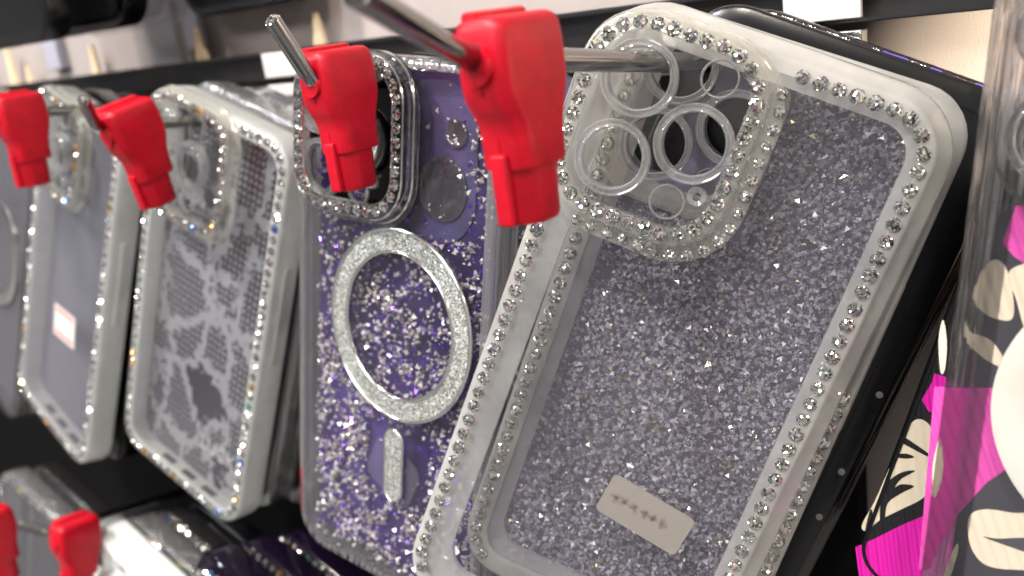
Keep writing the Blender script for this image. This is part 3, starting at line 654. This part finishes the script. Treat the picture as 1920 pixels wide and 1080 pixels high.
for k, (du, dw, lab) in enumerate(((3, 15, 'smoky black case, second behind the case with the price sticker'), (6, 30, 'black phone case, third behind the case with the price sticker'), (8, 45, 'black phone case at the back behind the case with the price sticker'))):
    case('phone_case', lab, pose(*PL, du=du, dv=0, dw=dw), frame='black' if k else 'blackgloss', panelm='black', bump=False, lip=5, group=KC, btn=False, slots=False)

# ---------------- ring case at the left picture edge (K) ----------------
pK = pose((-522, 214, -86), PL[1], PL[2], PL[3])
root, fr, pb = case('phone_case', 'clear phone case with a thick silver ring, cut off by the left picture edge', pK, frame='solid', panelm='haze_clear', bump=False, lip=4, group=KC, btn=False, slots=False)
link('magnet_ring', ringmesh('magnet_ring', 3, -4, [(29, .2), (29, -1.2), (27.5, -1.8), (24, -1.8), (22.5, -1.2), (22.5, .2)], 64), M['rim'], root, 40)
link('grey_film', panel('grey_film', rrect(-37, 37, -77, 77, 9), [], 6, .4), M['darkgrey'], root)
case('phone_case', 'black phone case behind the clear ring case at the left edge', pose(pK[0], pK[1], pK[2], pK[3], du=6, dw=16), frame='black', panelm='black', bump=False, lip=5, group=KC, btn=False, slots=False)

# ---------------- black cases behind the chips case ----------------
pB = pose(*PM, du=17.0, dv=-9.5, dw=27, roll=.3)
root, fr, pb = case('phone_case', 'glossy black phone case with violet specks, edge showing right of the frosted case', pB, Wd=82, Hd=163, frame='black', panelm='black', bump=False, lip=6, group=KC, slots=False)
M['violetmark'] = plain('violet_print', (.16, .10, .72), .3)
for a, b, q in ((8, -81.6, 2.0), (18, -81.6, .9), (30, -81.6, 1.5)):
    link('violet_speck', boxes('violet_speck', [(a - q * 1.6, a + q * 1.6, 3.5, 3.5 + q * 2, -(b + .3), -(b - .3))], .25), M['violetmark'], fr)
M['speck'] = plain('dull_grey_speck', (.16, .155, .15), .5)
for b in (20, 34, -3):
    me = ringmesh('white_speck', 0, 0, [(.9, -.2), (.01, -.3), (.01, .2), (.9, .2)], 14); o = link('white_speck', me, M['speck'], fr); o.location = V(38.5, b, 0)
pB2 = pose(*PM, du=22.5, dv=-11.5, dw=41, roll=.6)
M['rimdark'] = clear('smoked_streaked_rim', (.22, .20, .20), .9, .10, .10, (.25, .23, .23), (300, .8, .002, 2, 'Object', (1, 1, .03)), .06)
root, fr, pb = case('phone_case', 'smoked clear phone case with a streaky rim, last in the black stack', pB2, Wd=82, Hd=163, frame='rimdark', panelm='black', bump=False, lip=6, group=KC, slots=False)

# ---------------- printed cases on the right ----------------
def poly_on(p, pts, w, name, mat, parent, th=.05, smooth=True):
    L = [local(p, x, y, w) for x, y in pts]
    if smooth:      # closed Catmull-Rom through the traced points
        out = []; n = len(L)
        for i in range(n):
            a, b, c, d = [Vector(L[(i + k - 1) % n]) for k in range(4)]
            for s in range(5):
                t = s / 5; out.append(tuple(.5 * ((2 * b) + (c - a) * t + (2 * a - 5 * b + 4 * c - d) * t * t + (3 * b - a - 3 * c + d) * t ** 3)))
        L = out
    return link(name, panel(name, L, [], w, th), mat, parent)
vR2 = Vector((-.295, -.11, -.95)).normalized(); uR2 = Vector((.95, .05, -.30)); wR2 = uR2.cross(vR2) ; uR2 = (uR2 - vR2 * uR2.dot(vR2)).normalized(); wR2 = uR2.cross(vR2)
wR2 = wR2 if wR2.y > 0 else -wR2
bl = at(1592, 1068, 222)
pR2 = (bl + uR2 * 40 - vR2 * 80.5, uR2, vR2, wR2)
root, fr, pb = case('phone_case', 'black phone case printed in bright pink and cream with ribs, behind the clear one', pR2, Wd=80, Hd=161, r=10, frame='black', panelm='ink_black', bump=False, lip=1.6, group=KC, btn=False, slots=False)
W1 = .36
poly_on(pR2, [(1604, 1026), (1640, 1010), (1690, 985), (1730, 968), (1790, 945), (1790, 1100), (1640, 1110), (1612, 1090)], W1, 'pink_print', M['ink_pink'], pb, smooth=False)
poly_on(pR2, [(1752, 700), (1748, 716), (1728, 750), (1742, 772), (1790, 776), (1800, 715)], W1, 'pink_print', M['ink_pink'], pb, smooth=False)
poly_on(pR2, [(1712, 790), (1738, 792), (1760, 830), (1765, 880), (1735, 930), (1690, 955), (1650, 975), (1626, 995), (1616, 985), (1640, 940), (1662, 890), (1688, 835)], W1, 'cream_print', M['ink_cream'], pb)
for L in ([(1692, 818), (1712, 830), (1740, 850), (1742, 857), (1712, 842), (1688, 827)], [(1680, 852), (1700, 851), (1714, 857), (1700, 860), (1678, 857)],
          [(1716, 883), (1690, 886), (1662, 906), (1652, 935), (1650, 985), (1658, 985), (1664, 945), (1690, 925), (1714, 912), (1690, 908), (1678, 914), (1690, 898)], [(1630, 960), (1622, 1000), (1634, 1000), (1636, 960)]):
    poly_on(pR2, L, W1 - .07, 'black_line', M['ink_black'], pb)

vR = Vector((-.088, -.117, -.99)).normalized(); uR = Vector((.994, -.03, -.085)); uR = (uR - vR * uR.dot(vR)).normalized(); wR = uR.cross(vR); wR = wR if wR.y > 0 else -wR
le = at(1795, 470, 197)
pR = (le + uR * 41 - vR * 0 + vR * (-( -24)), uR, vR, wR)
M['glassrim'] = solidclear('clear_glassy_rim', (.97, .97, .98), .25, (330, .8, .002, 3, 'Object', (1, 1, .03)))
M['clearframe'] = clear('clear_frame', (.84, .84, .88), .9, .08, .06, (.72, .68, .76), (330, 1, .004, 3, 'Object', (1, 1, .02)), .10)
pR = pose(*pR, du=.5)
root, fr, pb = case('phone_case', 'clear phone case with white ring over pink, cream and charcoal print', pR, Wd=82, Hd=164, D=11, frame='glassrim', panelm='clear', plate='clear', bumpm='glassrim', lip=4.5, group=KC, btn=False, slots=False, inner=(8, 6, 6, 7))
ringc = local(pR, 1855, 735, 0); ringc = (ringc[0] + 28.9, ringc[1])
vr = link('ring', ringmesh('ring', *ringc, [(28.4, -.2), (28.2, -.9), (27.6, -1.1), (22.6, -1.1), (22.0, -.9), (21.8, -.2)], 96), M['ringwhite'], root, 40)
vr.name = 'magnet_ring'
W2 = 2.0
TOPV = -33
base = link('printed_sheet', panel('printed_sheet', rrect(-35.6, 37, TOPV, 77, 3), [], W2 + .06, .3), M['ink_char'], root)
poly_on(pR, [(1752, 725), (1880, 728), (2060, 740), (2040, 830), (1930, 850), (1850, 905), (1800, 960), (1765, 1020), (1742, 1068), (1722, 1068)], W2, 'pink_print', M['ink_pink2'], base, smooth=False)
poly_on(pR, [(1880, 455), (1905, 385), (1960, 380), (1990, 470), (1960, 520), (1900, 480)], W2, 'pink_print', M['ink_pink2'], base, smooth=False)
poly_on(pR, [(1838, 520), (1860, 488), (1885, 500), (1900, 560), (1895, 600), (1850, 590), (1828, 560)], W2 - .08, 'cream_print', M['ink_cream'], base)
poly_on(pR, [(1812, 600), (1822, 622), (1860, 640), (1890, 690), (1850, 675), (1815, 640)], W2 - .08, 'cream_print', M['ink_cream'], base)
poly_on(pR, [(1905, 560), (1890, 520), (1905, 500), (1950, 500), (1960, 600), (1925, 620)], W2 - .08, 'cream_print', M['ink_cream'], base)
poly_on(pR, [(1815, 1000), (1820, 965), (1850, 955), (1900, 962), (1960, 970), (1970, 1060), (1900, 1068), (1850, 1060), (1825, 1035)], W2 - .08, 'cream_print', M['ink_cream'], base)
poly_on(pR, [(1843, 1006), (1870, 1010), (1930, 1010), (1930, 1035), (1890, 1024)], W2 - .16, 'charcoal_print', M['ink_char'], base)
poly_on(pR, [(1792, 1022), (1797, 1030), (1784, 1076), (1768, 1100), (1772, 1070)], W2 - .08, 'cream_print', M['ink_cream'], base)
poly_on(pR, [(1895, 880), (1915, 865), (1960, 880), (1950, 930), (1905, 915)], W2 - .08, 'cream_print', M['ink_cream'], base)
poly_on(pR, [(1768, 600), (1775, 640), (1772, 690), (1764, 698), (1760, 640)], W2 - .08, 'cream_print', M['ink_cream'], base)
poly_on(pR, [(1762, 820), (1770, 860), (1764, 910), (1753, 930), (1748, 880)], W2 - .08, 'cream_print', M['ink_cream'], base)

# ---------------- lower row ----------------
pW = pose((0, 0, 0), *PS[1:]); tl = at(166, 968, 182)
pW = (tl + pW[1] * 40 + pW[2] * 80, pW[1], pW[2], pW[3])
root, fr, pb = case('phone_case', 'glossy white phone case hanging in the lower row, behind the lower red lock', pW, frame='white', panelm='white', plate='white', ring='white', bumpm='white', lip=6, group='phone cases in the lower row', btn=False, slots=False)
for k, (du, dw, fm, pm, lab) in enumerate(((4, 15, 'edge', 'haze_clear', 'smoky clear case behind the white phone case in the lower row'), (8, 30, 'rimdark', 'darkgrey', 'dark grey case second behind the white phone case in the lower row'), (12, 46, 'black', 'black', 'black case at the back of the white case stack in the lower row'))):
    root, fr, pb = case('phone_case', lab, pose(*pW, du=du, dv=1, dw=dw), frame=fm, panelm=pm, bump=False, lip=5, group='phone cases in the lower row', btn=False, slots=False, st=STF if k < 2 else None, vmax=-60)
lock('red lock in the lower row, left of the white phone case', at(142, 1002, 168), (-8, 4, 0))
lock('red lock at the bottom left corner, mostly outside the picture', at(-16, 985, 158), (0, 0, 0))
hook('steel display hook of the lower row in front of the white case', (-412, 262, -212), at(95, 1000, 160), at(40, 985, 152), 2.1)
pV = pose((0, 0, 0), *PS[1:]); tl = at(372, 1020, 174)
pV = (tl + pV[1] * 40 + pV[2] * 80, pV[1], pV[2], pV[3])
M['darkviolet'] = clear('dark_violet_clear', (.06, .03, .09), .6, .1, .15, (.06, .025, .10))
root, fr, pb = case('phone_case', 'dark violet glitter case edged with rhinestones at the bottom of the picture', pV, frame='darkviolet', panelm='darkviolet', bumpm='darkviolet', plate='darkviolet', lip=5, st=STF, bump_st=STF, group='phone cases in the lower row', btn=False, slots=False, vmax=-50)
for k, (du, dw, lab) in enumerate(((5, 14.5, 'dark violet rhinestone case second in the stack at the bottom'), (9, 29, 'dark violet rhinestone case last in the stack at the bottom'))):
    root, fr, pb = case('phone_case', lab, pose(*pV, du=du, dv=-1, dw=dw), frame='darkviolet', panelm='black', bump=False, lip=5, st=STF, group='phone cases in the lower row', btn=False, slots=False, vmax=-50)
# dark cases of the lower row at the left
pD = (pW[0] - Vector((108, -8, 0)), pW[1], pW[2], pW[3])
for k, (du, dw, lab) in enumerate(((0, 0, 'black phone case in the lower row at the left picture edge'), (4, 16, 'second black phone case in the lower row at the left picture edge'))):
    case('phone_case', lab, pose(*pD, du=du, dw=dw), frame='edge' if k == 0 else 'rimdark', panelm='haze_clear' if k == 0 else 'black', bump=False, lip=5, group='phone cases in the lower row', btn=False, slots=False, st=STF if k == 0 else None, vmax=-60)
# upper row: only the bottoms show
for k, (px, py, Y, fm, pm, lab) in enumerate(((10, 82, 205, 'black', 'black', 'blurred black case bottom in the upper row at the left corner'), (150, 58, 235, 'blackgloss', 'black', 'blurred smoky black case bottom in the upper row, second from left'),
                          (232, 52, 262, 'haze_clear', 'haze_clear', 'blurred smoky clear case bottom in the upper row above the cream light wedges'), (452, 12, 268, 'black', 'black', 'blurred black case bottom at the top edge left of the big red lock'))):
    b = at(px, py, Y); case('phone_case', lab, (Vector((b.x, Y, b.z + 80)), Vector((1, 0, 0)), Vector((0, 0, -1)), Vector((0, 1, 0))), frame=fm, panelm=pm, bump=False, lip=5, group='phone cases in the upper row', btn=False, slots=False)
# black backing board below the rail, behind the stacks
tag(link('backing_board', boxes('backing_board', [(-1400, -98, 279, 288, -620, -26)], .5), M['matt']), 'matt black backing board behind the hanging stacks of cases', 'board')
